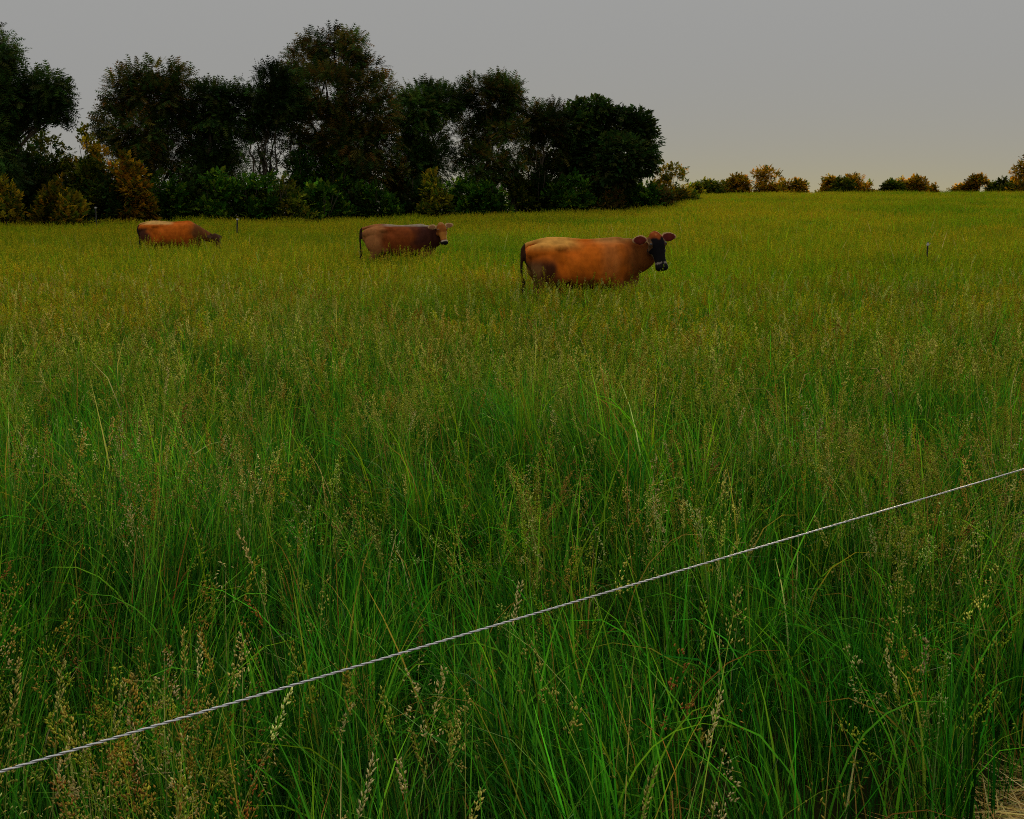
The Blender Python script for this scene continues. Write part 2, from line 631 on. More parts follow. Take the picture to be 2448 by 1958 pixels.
cd = pick(rng, SEEDS[[3, 5, 7]], nc, .2) * .9
blades(q, rng, Pc, rng.uniform(.3, .75, nc), rng.uniform(.003, .006, nc), np.abs(rng.normal(.3, .2, nc)),
       rng.uniform(.3, 2.4, nc), rng.uniform(0, 6.28, nc), 7, cd, cd, 2.4)
PH = near_points(84, YN, rng, tuft=8)
near_left = near_points(40, 3.2, rng, tuft=14)
near_left = near_left[(near_left[:, 0] < .25) & (near_left[:, 1] < 2.35)]
right_mid = near_points(60, 5.6, rng, tuft=6)
right_mid = right_mid[(right_mid[:, 0] > .35) & (right_mid[:, 1] > 3.2)]
PH = np.concatenate([PH, right_mid])
PH = PH[rng.permutation(len(PH))]
fy = rng.random(len(PH)) < smooth01((PH[:, 1] - 2.6) / 4.0) * .9
heads(q, t3, rng, PH[~fy], 1.0, .84, 1.0, 8, tall_field(PH[~fy, 0], PH[~fy, 1]))
heads(q, t3, rng, PH[fy], 1.0, .84, 1.0, 8, tall_field(PH[fy, 0], PH[fy, 1]), pal=NSEEDS)
heads(q, t3, rng, near_left, 1.0, .86, 1.0, 8, 1.0, pal=np.array([(.50, .45, .12), (.36, .38, .06), (.60, .52, .22), (.30, .30, .05)]))
tag(link('meadow_grass', q.mesh('meadow_grass', [M_GRASS])), 'tall green grass leaves and stems filling the foreground below the fence rope', 'grass', kind='stuff')
tag(link('seed_heads', t3.mesh('seed_heads', [M_SEED])), 'pale straw and olive seed heads on the foreground grass', 'seed heads', kind='stuff')


# patches for the field farther off, placed by geometry nodes
def patch_mesh(seed, rad, nleaf, nhead, wide, detail, segs, hs=1.0, pal=None, gpal=None):
    rg = np.random.default_rng(seed)
    q, t = Acc(), Acc()

    def disc(n):
        r = rad * np.sqrt(rg.random(n)) * rg.uniform(.85, 1.1, n)
        a = rg.uniform(0, 6.283, n)
        return np.stack([r * np.cos(a), r * np.sin(a), np.full(n, -.02)], -1)
    leaf_layer(q, rg, disc(nleaf), .98 * hs, wide, segs, pal=gpal)
    heads(q, t, rg, disc(nhead), detail, .92 * hs, wide, segs + 1, pal=pal)
    Vq, Fq, Cq = np.concatenate(q.V), np.concatenate(q.F), np.concatenate(q.C)
    Vt, Ft, Ct = np.concatenate(t.V), np.concatenate(t.F), np.concatenate(t.C)
    Fq3 = np.concatenate([Fq[:, [0, 1, 2]], Fq[:, [0, 2, 3]]])
    me = mesh_from('grass_tuft', np.concatenate([Vq, Vt]), np.concatenate([Fq3, Ft + len(Vq)]), np.concatenate([Cq, Ct]), [M_GRASS, M_SEED])
    mi = np.zeros(len(Fq3) + len(Ft), np.int32)
    mi[len(Fq3):] = 1
    me.polygons.foreach_set('material_index', mi)
    return me


def gn_scatter(name, pts, rot, scl, idx, meshes, label):
    coll = bpy.data.collections.new(name + '_source')
    for i, me in enumerate(meshes):
        o = bpy.data.objects.new('tuft_source_%02d' % i, me)
        coll.objects.link(o)
    me = bpy.data.meshes.new(name)
    me.vertices.add(len(pts))
    me.vertices.foreach_set('co', np.asarray(pts, np.float32).ravel())
    for nm, arr, typ in (('rot', rot, 'FLOAT'), ('scl', scl, 'FLOAT'), ('idx', idx, 'INT')):
        a = me.attributes.new(nm, typ, 'POINT')
        a.data.foreach_set('value', np.asarray(arr, np.int32 if typ == 'INT' else np.float32))
    ob = link(name, me)
    ng = bpy.data.node_groups.new(name, 'GeometryNodeTree')
    ng.interface.new_socket('Geometry', in_out='INPUT', socket_type='NodeSocketGeometry')
    ng.interface.new_socket('Geometry', in_out='OUTPUT', socket_type='NodeSocketGeometry')
    gi, go = ng.nodes.new('NodeGroupInput'), ng.nodes.new('NodeGroupOutput')
    ci = ng.nodes.new('GeometryNodeCollectionInfo')
    ci.inputs['Collection'].default_value = coll
    ci.inputs['Separate Children'].default_value = True
    ci.inputs['Reset Children'].default_value = True
    ip = ng.nodes.new('GeometryNodeInstanceOnPoints')
    ip.inputs['Pick Instance'].default_value = True

    def attr(nm, typ):
        n = ng.nodes.new('GeometryNodeInputNamedAttribute')
        n.data_type = typ
        n.inputs['Name'].default_value = nm
        return n.outputs['Attribute']
    cx = ng.nodes.new('ShaderNodeCombineXYZ')
    ng.links.new(attr('rot', 'FLOAT'), cx.inputs[2])
    er = ng.nodes.new('FunctionNodeEulerToRotation')
    ng.links.new(cx.outputs[0], er.inputs[0])
    cs = ng.nodes.new('ShaderNodeCombineXYZ')
    cs.inputs[0].default_value = 1
    cs.inputs[1].default_value = 1
    ng.links.new(attr('scl', 'FLOAT'), cs.inputs[2])
    ng.links.new(gi.outputs[0], ip.inputs['Points'])
    ng.links.new(ci.outputs[0], ip.inputs['Instance'])
    ng.links.new(attr('idx', 'INT'), ip.inputs['Instance Index'])
    ng.links.new(er.outputs[0], ip.inputs['Rotation'])
    ng.links.new(cs.outputs[0], ip.inputs['Scale'])
    ng.links.new(ip.outputs[0], go.inputs[0])
    md = ob.modifiers.new('scatter', 'NODES')
    md.node_group = ng
    tag(ob, label, 'grass', kind='stuff')
    return ob


def field_points(y0, y1, step, rg, pad=2.0, slope=.50):
    xs, ys = [], []
    for y in np.arange(y0, y1, step):
        w = slope * y + pad
        x = np.arange(-w, w, step)
        xs.append(x)
        ys.append(np.full(len(x), y))
    x = np.concatenate(xs)
    y = np.concatenate(ys)
    x = x + rg.uniform(-.5, .5, len(x)) * step
    y = y + rg.uniform(-.5, .5, len(y)) * step
    return x, y


mid = [patch_mesh(100 + i, .42, 340, 30 + 6 * (i % 4), 1.4, .62, 4, .86, NSEEDS, np.concatenate([GREENS[:6], GREENF[:1]]) * 1.15) for i in range(8)]
mid += [patch_mesh(150 + i, .42, 340, 38 + 7 * (i % 4), 1.3, .62, 4, .86, MSEEDS, np.concatenate([GREENS[:6], GREENF])) for i in range(8)]
x, y = field_points(YN + .2, 17, .50, rng, 2.5)
far_kind = rng.random(len(x)) < smooth01((y - 6.5 + np.sin(x * .9) * 1.2) / 8.0)
gn_scatter('mid_field_grass', np.stack([x, y, terrain(x, y)], -1), rng.uniform(0, 6.28, len(x)), rng.uniform(.84, 1.16, len(x)) * tall_field(x, y),
           rng.integers(0, 8, len(x)) + np.where(far_kind, 8, 0), mid, 'olive green meadow grass in seed in front of the cows')
far1 = [patch_mesh(200 + i, .62, 300, 64, 2.4, .34, 3, .84, np.concatenate([FSEEDS, MSEEDS[:4]]), GREENF) for i in range(7)]
x, y = field_points(17, 40, .72, rng, 4)
gn_scatter('far_field_grass', np.stack([x, y, terrain(x, y)], -1), rng.uniform(0, 6.28, len(x)), rng.uniform(.84, 1.16, len(x)) * tall_field(x, y),
           rng.integers(0, 7, len(x)), far1, 'yellowish meadow grass around and behind the cows')
far2 = [patch_mesh(300 + i, 1.15, 440, 130, 5.0, .22, 3, .84, FSEEDS, GREENF) for i in range(6)]
x, y = field_points(40, 112, 1.35, rng, 6)
gn_scatter('hillside_grass', np.stack([x, y, terrain(x, y)], -1), rng.uniform(0, 6.28, len(x)), rng.uniform(.82, 1.18, len(x)),
           rng.integers(0, 6, len(x)), far2, 'yellowish grass covering the far rise up to the tree line')


# straw lying on the mown strip
def build_straw():
    n = 15000
    s = rng.uniform(-.6, 5.2, n)
    qv = .18 + rng.gamma(1.8, .18, n)
    xy = WA[None] + WD[None] * s[:, None] + WN[None] * qv[:, None]
    P = np.concatenate([xy, (rng.uniform(.006, .05, n) + .012)[:, None]], 1)
    a = Acc()
    c = pick(rng, np.array([(.66, .46, .13), (.55, .34, .09), (.72, .56, .22), (.46, .24, .06), (.30, .30, .05)]), n, .2)
    L = rng.uniform(.05, .26, n)
    tl = rng.normal(1.42, .12, n)
    blades(a, rng, P, L, rng.uniform(.002, .0045, n), tl, rng.normal(.15, .25, n), rng.uniform(0, 6.28, n), 3, c, c, 1.2)
    tag(link('cut_straw', a.mesh('cut_straw', [M_STRAW])), 'dry tan cut grass lying on the ground in the lower right corner', 'straw', kind='stuff')


build_straw()


# ------------------------------------------------------------------ trees
def leaflet_frond(pairs=5):
    V, Fc = [], []
    for i in range(pairs):
        y = .16 + .72 * i / (pairs - 1)
        ln = .30 * (1 - .45 * abs(i / (pairs - 1) - .35))
        for s in (-1, 1):
            b = len(V)
            V += [(0, y - .05, 0), (0, y + .06, 0), (s * ln, y + .13, -.05)]
            Fc.append((b, b + 1, b + 2) if s < 0 else (b, b + 2, b + 1))
    b = len(V)
    V += [(-.05, .88, 0), (.05, .88, 0), (0, 1.1, -.03)]
    Fc.append((b, b + 1, b + 2))
    return np.array(V), np.array(Fc)


def leaf_spray():
    V, Fc = [], []
    for (bx, by, ang, ln) in ((0, .05, -.9, .42), (0, .2, .85, .45), (.02, .38, -.6, .45), (0, .5, .6, .45), (0, .58, 0, .5)):
        b = len(V)
        d = np.array([math.sin(ang), math.cos(ang)])
        s = np.array([d[1], -d[0]])
        p0 = np.array([bx, by])
        m = p0 + d * ln * .5
        tip = p0 + d * ln
        w = ln * .30
        V += [(p0[0], p0[1], 0), (m[0] + s[0] * w, m[1] + s[1] * w, .05), (tip[0], tip[1], -.05), (m[0] - s[0] * w, m[1] - s[1] * w, .05)]
        Fc += [(b, b + 1, b + 2), (b, b + 2, b + 3)]
    return np.array(V), np.array(Fc)


FROND = leaflet_frond()
SPRAY = leaf_spray()


def noise_keep(P, scale, thr, seed):
    out = np.empty(len(P), bool)
    o = Vector((seed * 3.1, seed * 1.7, seed * 5.3))
    for i, p in enumerate(P):
        out[i] = mnoise.noise(Vector(p) * scale + o) > thr
    return out


def crown_leaves(acc, rg, blobs, n, template, size, pal, thr=-.12, nscale=.9, droop=-.15, outb=2.0, seed=1, pcol=None, edge=0.0):
    """blobs: centre xyz, radii xyz, density weight"""
    w = np.array([b[1][0] * b[1][2] * b[2] for b in blobs])
    i = rg.choice(len(blobs), n, p=w / w.sum())
    ctr = np.array([b[0] for b in blobs])[i]
    rad = np.array([b[1] for b in blobs])[i]
    d = unit(rg.normal(size=(n, 3)))
    r = rg.random(n) ** (1 / (outb + 1)) * (1 + np.abs(rg.normal(0, .045 + edge, n)))
    P = ctr + d * r[:, None] * rad
    k = noise_keep(P, nscale, thr, seed)
    P, d, i = P[k], d[k], i[k]
    n = len(P)
    D = unit(d + rg.normal(size=(n, 3)) * .55 + np.array([0, 0, droop]))
    bt = rg.normal(1, .38, len(blobs)).clip(.35, 2.1)[i][:, None]
    col = pick(rg, pal, n, .22, pcol) * bt
    s = size * rg.uniform(.65, 1.35, n)
    scatter(acc, template[0], template[1], P, D, s, col, rg, up=np.array([0, 0, 1.0]))


def limb_path(a, b, rg, k=6, sag=.12):
    a, b = np.array(a, float), np.array(b, float)
    L = np.linalg.norm(b - a)
    t = np.linspace(0, 1, k)[:, None]
    mid = np.array([0, 0, 1.0]) * L * sag
    p = a * (1 - t) + b * t + mid * (t * (1 - t)) * 2
    p[1:-1] += rg.normal(size=(k - 2, 3)) * L * .025
    return p


def build_tree(name, label, Y, trunk_px, blobs_px, n, pal, template, size, group=None, thr=-.12, seed=1, thick=.22, stems=1, droop=-.15, fork=.38, pcol=None, depth=1.0, nscale=.9, edge=0.0, twigs=True, dens=1.75, lmat=None, gap=.02):
    rg = np.random.default_rng(1000 + seed)
    bx, _, _ = at(trunk_px, 500, Y)
    bz = float(terrain(bx, Y))
    base = np.array([bx, Y, bz])
    root = empty(name, (bx, Y, bz))
    tag(root, label, 'tree', group)
    k = Y / F
    blobs = []
    for b in blobs_px:
        px, py, rx, ry = b[:4]
        w = b[4] if len(b) > 4 else 1.0
        c = np.array(at(px, py, Y))
        rxm, rym = rx * k, ry * k
        dy = rg.uniform(-.8, .8) * rxm * depth
        # keep the outline when a lump is moved in depth
        c2 = np.array([c[0] * (Y + dy) / Y, Y + dy, EYE + (c[2] - EYE) * (Y + dy) / Y])
        blobs.append((c2 - base, np.array([rxm, (rxm + rym) * .5 * depth, rym]), w))
    top = max(b[0][2] for b in blobs)
    tr = Acc()
    cxm = np.mean([b[0][0] for b in blobs])
    for si in range(stems):
        off = np.array([rg.normal(0, .5), rg.normal(0, .5), 0]) if si else np.zeros(3)
        tb = off.copy()
        tt = np.array([cxm * .8 + off[0] * 1.8, off[1] * 1.5, top * .86])
        path = limb_path(tb, tt, rg, 9, .0)
        path[0][2] = -.3
        th = thick * (1 if si == 0 else .55)
        tube(tr, path, np.linspace(th, th * .22, 9), (1, 1, 1), 8)
        if si == 0:
            main = path
    for (c, rr, w) in blobs:
        h = np.clip(c[2] * rg.uniform(fork, fork + .35), .8, top * .8)
        j = int(np.clip(h / (top * .86) * 8, 1, 7))
        a = main[j]
        rb = max(.03, thick * (1 - j / 9) * .45)
        p = limb_path(a, c, rg, 6, -.06)
        tube(tr, p, np.linspace(rb, rb * .3, 6), (1, 1, 1), 6)
        if twigs:
            for _ in range(5):
                e = c + unit(rg.normal(size=3)) * rr * .85
                tube(tr, limb_path(p[3], e, rg, 4, .03), np.linspace(rb * .35, .012, 4), (1, 1, 1), 4)
    link('trunk', tr.mesh('trunk', [M_BARK], True), root)
    lv = Acc()
    crown_leaves(lv, rg, blobs, int(n * dens), template, size, pal, thr + gap, nscale, droop, 1.3, seed, pcol, edge)
    link('crown', lv.mesh('crown', [lmat or M_LEAF]), root)
    return root


DK = np.array([(.030, .070, .010), (.022, .052, .010), (.045, .080, .010), (.050, .060, .010)])
DKO = np.array([(.030, .065, .010), (.055, .065, .010), (.10, .075, .010), (.14, .075, .012)])
GRN = np.array([(.035, .11, .006), (.06, .15, .008), (.020, .07, .005), (.13, .20, .010), (.022, .06, .004)])
OLV = np.array([(.08, .12, .006), (.15, .17, .010), (.03, .07, .005), (.22, .20, .012)])
GLD = np.array([(.34, .22, .010), (.22, .18, .010), (.42, .25, .010), (.10, .12, .008), (.06, .09, .006)])
ORG = np.array([(.46, .22, .008), (.36, .17, .008), (.30, .20, .010), (.14, .12, .006), (.06, .08, .006)])  # orange cast of the low sun put into the shrub leaf colours
YLW = np.array([(.30, .25, .010), (.20, .20, .01), (.34, .27, .012), (.08, .12, .01), (.05, .09, .006)])

GT = 'tall trees of the hedgerow'
build_tree('hedgerow_tree', 'tall tree cut by the left edge, one limb reaching right with drooping sprays', 54, -70, [
    (-80, 200, 90, 110), (-90, 340, 95, 120), (-14, 150, 36, 62), (8, 105, 22, 26), (25, 130, 20, 20), (12, 235, 48, 58), (60, 205, 42, 34),
    (112, 208, 42, 35, 1.3), (142, 228, 24, 28, 1.5), (-15, 330, 42, 66), (88, 250, 12, 32, .9), (150, 262, 9, 30, .9), (62, 262, 14, 34, .8), (40, 276, 11, 38, 1.3), (160, 262, 7, 26, 1.6), (128, 262, 8, 24, 1.5), (92, 262, 9, 26, 1.5), (85, 228, 42, 24, 1.3), (30, 262, 26, 40, 1.2), (105, 236, 30, 22, 1.2),
    (118, 245, 16, 26, .8), (0, 410, 45, 60), (-60, 90, 60, 50)], 7500, DK, FROND, .52, GT, -.5, 1, .34, droop=-.4, fork=.5)
build_tree('hedgerow_tree', 'broad dark tree, first full crown from the left, with sky gap on its right', 64, 372, [
    (372, 176, 36, 24), (325, 195, 40, 36), (415, 192, 42, 34), (370, 235, 88, 48), (290, 225, 36, 44), (275, 300, 42, 52), (335, 320, 62, 62),
    (430, 225, 34, 34), (395, 290, 50, 40), (360, 400, 46, 66), (340, 360, 56, 46), (250, 300, 18, 16), (300, 380, 36, 44, .5), (420, 380, 34, 52, .8), (430, 320, 18, 22, .5)],
    6500, DKO, FROND, .55, GT, -.16, 2, .26, pcol=[.4, .3, .2, .1])
build_tree('hedgerow_tree', 'low dark tree between the first crown and the thin stemmed tree', 65, 500, [
    (505, 228, 42, 26), (470, 240, 32, 30), (540, 250, 40, 32), (520, 285, 78, 46), (485, 335, 60, 56), (530, 350, 45, 60), (470, 400, 40, 56), (520, 410, 50, 50)],
    5200, DK, FROND, .52, GT, -.3, 3, .22)
build_tree('hedgerow_tree', 'dark tree with thin bare stems showing the sky under its crown', 66, 630, [
    (610, 212, 44, 28), (655, 195, 42, 36), (590, 250, 56, 36), (650, 255, 70, 46), (690, 220, 40, 50), (600, 300, 60, 30, .9),
    (590, 350, 44, 40, .12), (645, 350, 50, 56, .14), (690, 330, 40, 50, .2), (610, 395, 50, 34, .2)],
    4200, DK, FROND, .52, GT, -.16, 4, .15, stems=9)
build_tree('hedgerow_tree', 'tallest tree of the row with a two lobed top tinged orange', 69, 800, [
    (758, 108, 38, 26), (800, 96, 26, 18), (840, 108, 30, 28), (740, 150, 56, 42), (825, 150, 50, 44), (880, 168, 36, 34), (780, 220, 96, 56), (905, 215, 34, 32),
    (700, 225, 50, 56), (860, 270, 84, 52), (765, 300, 78, 56), (845, 345, 92, 56), (912, 290, 28, 40, .7), (905, 350, 38, 50), (720, 350, 44, 46, .7), (800, 410, 84, 50), (880, 410, 60, 46)],
    10500, DKO, FROND, .58, GT, -.2, 5, .36, pcol=[.34, .26, .24, .16])
build_tree('hedgerow_tree', 'flat topped dark tree right of the tallest tree', 72, 1010, [
    (978, 222, 26, 18), (1020, 222, 40, 20), (1000, 265, 62, 44), (1055, 245, 42, 34), (1010, 330, 56, 54), (985, 390, 52, 56), (1040, 390, 44, 52), (958, 262, 16, 20, .6), (1090, 238, 24, 20, .8)],
    5600, DK, FROND, .56, GT, -.24, 6, .24)
build_tree('hedgerow_tree', 'tree with arched crown and sky showing beneath it, middle of the row', 73, 1160, [
    (1150, 208, 44, 22), (1200, 208, 40, 24), (1180, 250, 66, 40), (1232, 225, 22, 20), (1120, 262, 40, 22, .9), (1150, 320, 44, 46, .8), (1205, 320, 44, 50, .75),
    (1095, 345, 40, 50, .25), (1160, 390, 60, 46, .8), (1230, 290, 26, 26, .25), (1225, 380, 40, 50, .35)],
    6000, DKO, FROND, .56, GT, -.14, 7, .22, stems=3, pcol=[.45, .3, .17, .08])
build_tree('hedgerow_tree', 'short thin tree with a tuft on top beside the last round crown', 75, 1290, [
    (1278, 272, 30, 18), (1325, 264, 14, 16), (1300, 300, 48, 30), (1270, 345, 40, 50, .6), (1320, 350, 38, 50, .7), (1290, 400, 50, 40, .8)],
    3200, DKO, FROND, .56, GT, -.18, 8, .16, stems=2, pcol=[.45, .3, .17, .08])
build_tree('hedgerow_tree', 'round headed tree with knobbly top at the right end of the row', 77, 1430, [
    (1384, 262, 18, 18), (1435, 262, 30, 20), (1488, 268, 20, 16), (1370, 305, 44, 40), (1450, 305, 76, 44), (1515, 305, 44, 38), (1548, 345, 26, 38),
    (1400, 370, 68, 54), (1480, 370, 62, 44), (1540, 385, 32, 28, .8), (1360, 380, 40, 60, .8), (1450, 420, 70, 40)],
    7600, DK, SPRAY, .50, GT, -.26, 9, .28, edge=.02)


def build_shrub(label, px, top, hw, pal, Y, seed, n=2600, bot=None, name='hedgerow_shrub', group='shrubs under the hedgerow trees', upright=0.3, size=.36, thr=-.25, cat='shrub'):
    rg = np.random.default_rng(5000 + seed)
    bx, _, _ = at(px, 500, Y)
    bz = float(terrain(bx, Y))
    root = empty(name, (bx, Y, bz))
    tag(root, label, cat, group)
    k = Y / F
    H = at(px, top, Y)[2] - bz
    W = hw * k
    blobs = []
    napex = 5
    apex = [(rg.uniform(-.2, .2) if i == 0 else rg.uniform(-1.05, 1.05), rg.uniform(-.8, .8), 1.0 if i == 0 else rg.uniform(.55, .97)) for i in range(napex)]
    for ax, ay, ah in apex:
        for u in (.25, .5, .72, .9):
            r = W * rg.uniform(.30, .46) * (1.15 - .78 * u)
            lim = max(1 - u * .25, .1)
            blobs.append((np.array([ax * W * lim * (.5 + .5 * u) + rg.normal(0, .12) * W, ay * W * .7 + rg.normal(0, .1) * W, H * ah * u]),
                          np.array([r, r, r * rg.uniform(.8, 1.3 + upright)]), .8 if u > .6 else 1.0))
    blobs.append((np.array([0, 0, H * .3]), np.array([W * .9, W * .7, H * .32]), 1.6))
    blobs.append((np.array([0, 0, H * .58]), np.array([W * .66, W * .55, H * .30]), 1.2))
    for b in blobs:      # nothing above the shrub's own height
        over = b[0][2] + b[1][2] - H * 1.0
        if over > 0:
            b[0][2] -= over
    st = Acc()
    for i in range(7):
        a = rg.uniform(0, 6.28)
        e = np.array([math.cos(a) * W * rg.uniform(.1, .7), math.sin(a) * W * .6, H * rg.uniform(.6, .98)])
        p = limb_path((math.cos(a) * .1, math.sin(a) * .1, -.15), e, rg, 6, .05)
        tube(st, p, np.linspace(.05, .012, 6), (1, 1, 1), 5)
    link('stem', st.mesh('stem', [M_BARK], True), root)
    lv = Acc()
    crown_leaves(lv, rg, blobs, n, SPRAY, size, pal, thr, 1.1, upright * 1.6, 1.4, seed, None, .03)
    link('foliage', lv.mesh('foliage', [M_LEAF_BACKLIT if pal is GLD or pal is ORG or pal is YLW else M_LEAF]), root)
    return root


def Drow(px):
    return float(np.interp(px, [-200, 0, 1640], [52, 54, 80]))


SH = [
    # label, px, top, half width, palette, dY, n
    ('golden shrub cut by the left edge of the picture', 5, 428, 46, GLD, -2, 2600),
    ('dark green shrub at far left behind the golden shrubs', 60, 338, 82, DK, 3, 5600),
    ('sparse golden spiky shrub second from the left edge', 140, 436, 52, GLD, -2, 2400),
    ('tall olive shrub with spiky top against the sky near the left', 118, 306, 66, OLV, 4, 5200),
    ('slender golden shrub reaching up left of the first full tree', 222, 300, 40, GLD, 3, 2200),
    ('big olive green shrub below the slender golden one', 215, 372, 62, OLV, 1, 3400),
    ('dark shrub behind the bright orange one', 262, 420, 64, DK, 0, 3000),
    ('bright orange sunlit shrub below the first full tree', 318, 372, 46, ORG, -1, 3000),
    ('small orange brown shrub left of the bright orange one', 262, 352, 40, ORG, 1.5, 2000),
    ('dark green shrub just right of the bright orange one', 400, 418, 60, GRN, 0, 3200),
    ('green shrub under the gap beside the low dark tree', 462, 400, 52, DK, 1, 3000),
    ('rounded green shrub below the low dark tree', 520, 412, 54, GRN, -1, 3000),
    ('green shrub below the thin bare stems', 600, 408, 58, GRN, -1, 3400),
    ('green shrub with lime tips right of the thin stems', 668, 412, 52, OLV, -1.5, 2800),
    ('leafy mid green shrub left of the tallest trunk', 716, 352, 54, GRN, 1, 3600),
    ('light green sapling in front of the tallest tree', 802, 332, 40, np.concatenate([GRN, YLW[1:2] * .7]), 0, 2800),
    ('dark low shrub in the shade of the tallest tree', 770, 440, 56, GRN, -2, 2600),
    ('low dark shrub right of the tallest trunk', 850, 448, 58, DK, -1, 2600),
    ('green shrub below the right side of the tallest tree', 905, 440, 50, GRN, -2, 2400),
    ('brownish shrub in the gap right of the tallest tree', 955, 372, 40, DKO, 1, 2200),
    ('yellow upright shrub in the middle of the row', 1040, 404, 32, YLW, -4.5, 2400),
    ('dark shrub around the yellow upright one', 1000, 430, 52, DK, 0, 3000),
    ('green shrub right of the yellow upright one', 1105, 420, 54, GRN, -1, 3200),
    ('low green shrub under the arched crown', 1165, 440, 54, GRN, -3, 2800),
    ('olive shrub with yellow tips below the short thin tree', 1235, 384, 44, OLV, 0, 2800),
    ('dark shrub left of the round headed tree', 1290, 410, 54, DK, 0, 3000),
    ('mixed green shrub under the round headed tree', 1350, 422, 56, GRN, -2, 3000),
    ('shaded shrub under the middle of the last crown', 1425, 428, 56, DKO, -1, 3000),
    ('olive shrub with upright tips under the last crown', 1480, 400, 40, OLV, 0, 2600),
    ('dark green shrub at the foot of the last crown', 1530, 432, 52, GRN, -2, 3000),
    ('low dark shrub left of the golden one at the row end', 1575, 450, 44, DKO, -2, 2200),
    ('golden shrub standing against the sunset at the row end', 1602, 388, 40, GLD * .8, 1, 2800),
    ('small bush trailing off at the end of the row', 1645, 462, 26, OLV, 3, 1000),
]
for i, (lab, px, top, hw, pal, dy, n) in enumerate(SH):
    up = .75 if pal is YLW or (pal is GLD) else .3
    build_shrub(lab, px, top - 6, hw * 1.16, pal, Drow(px) + dy, i, int(n * 1.4), upright=up, thr=-.1)

OLD = OLV * .8
GLS = np.array([(.50, .25, .008), (.40, .21, .008), (.24, .17, .008), (.08, .09, .006)])  # orange rim light on the skyline put into the leaf colours
FT = [
    ('tiny yellow bush right of the row end', 1664, 446, 9, YLW, 150),
    ('low dark tree nearest the row on the skyline', 1697, 428, 36, OLD, 170),
    ('small orange edged tree left of the tallest skyline tree', 1765, 422, 26, GLS, 175),
    ('tallest skyline tree with a rounded orange edged head', 1828, 404, 36, GLS, 175),
    ('flat low tree right of the tallest skyline tree', 1885, 430, 34, GLS, 178),
    ('left tree of the skyline pair', 1990, 420, 24, GLS, 180),
    ('dark tree between the two halves of the skyline pair', 2015, 424, 22, OLD, 176),
    ('right tree of the skyline pair', 2045, 420, 28, GLS, 182),
    ('small sloping bush right of the skyline pair', 2078, 442, 16, GLS, 180),
    ('small bush left of the single rounded skyline tree', 2132, 434, 20, OLD, 180),
    ('single rounded skyline tree right of the pair', 2180, 419, 28, GLS, 182),
    ('thin low bushy tree right of the single rounded tree', 2240, 446, 30, GLS, 184),
    ('rounded skyline tree near the right edge', 2332, 421, 28, GLS, 182),
    ('low bush left of the rounded tree near the right edge', 2296, 446, 16, GLS, 182),
    ('low dark tree right of the rounded one', 2392, 430, 30, OLD, 180),
    ('dark low tree beside the right edge', 2432, 432, 24, OLD, 178),
    ('tall orange tree cut by the right edge', 2478, 366, 42, GLS, 172),
]
for i, (lab, px, top, hw, pal, Y) in enumerate(FT):
    hw = hw * 1.62
    pal = pal * 1.0
    top = top - 3
    bot = 478
    bl = []
    rg = np.random.default_rng(900 + i)
    hh = bot - top
    for j in range(11):
        u = (j + .5) / 11
        r = hw * rg.uniform(.32, .5)
        yy = top + r * .8 + (hh - r) * (1 - u)
        sp = max(hw * math.sqrt(max(0, 1 - (max(0, u - .35) / .68) ** 2)) - r * .9, 0)
        bl.append((px + rg.uniform(-1, 1) * sp, yy, r, r * .85))
    build_tree('skyline_tree' if top < 440 else 'skyline_bush', lab, Y, px, bl, int(700 + 70 * hw), pal, SPRAY, .62 if hw > 12 else .5, 'trees along the skyline',
               -.12, 40 + i, .18, depth=.9, nscale=.35, edge=.05, twigs=False, lmat=M_LEAF_BACKLIT, dens=.95, gap=.0)


# ------------------------------------------------------------------ cows
def loft(bm_list, path, rad, k=16, ref=(0, 0, 1), cap=True, sup=1.0):
    """closed tube along path with per-section (half width, half height)"""
    path = np.asarray(path, float)
    rad = np.asarray(rad, float)
    m = len(path)
    T = unit(np.gradient(path, axis=0))
    ref = np.asarray(ref, float)
    V = []
    a = np.arange(k) * 2 * np.pi / k
    ca = np.sign(np.cos(a)) * np.abs(np.cos(a)) ** sup
    sa = np.sign(np.sin(a)) * np.abs(np.sin(a)) ** sup
    for i in range(m):
        s = np.cross(T[i], ref)
        if np.linalg.norm(s) < 1e-3:
            s = np.array([0, 1.0, 0])
        s = s / np.linalg.norm(s)
        u = np.cross(s, T[i])
        V.append(path[i] + rad[i][0] * ca[:, None] * s + rad[i][1] * sa[:, None] * u)
    V = np.concatenate(V)
    faces = []
    for i in range(m - 1):
        for j in range(k):
            j2 = (j + 1) % k
            faces.append((i * k + j, i * k + j2, (i + 1) * k + j2, (i + 1) * k + j))
    faces.append(tuple(range(k))[::-1])
    faces.append(tuple((m - 1) * k + j for j in range(k)))
    bm_list.append((V, faces))


def ell(bm_list, c, r, rot=None):
    path, rad = [], []
    for t in np.linspace(-.97, .97, 11):
        w = math.sqrt(1 - t * t)
        path.append((t * r[0], 0, 0))
        rad.append((r[1] * w, r[2] * w))
    tmp = []
    loft(tmp, path, rad)
    V, f = tmp[0]
    if rot is not None:
        V = V @ np.asarray(rot).T
    bm_list.append((V + np.asarray(c), f))


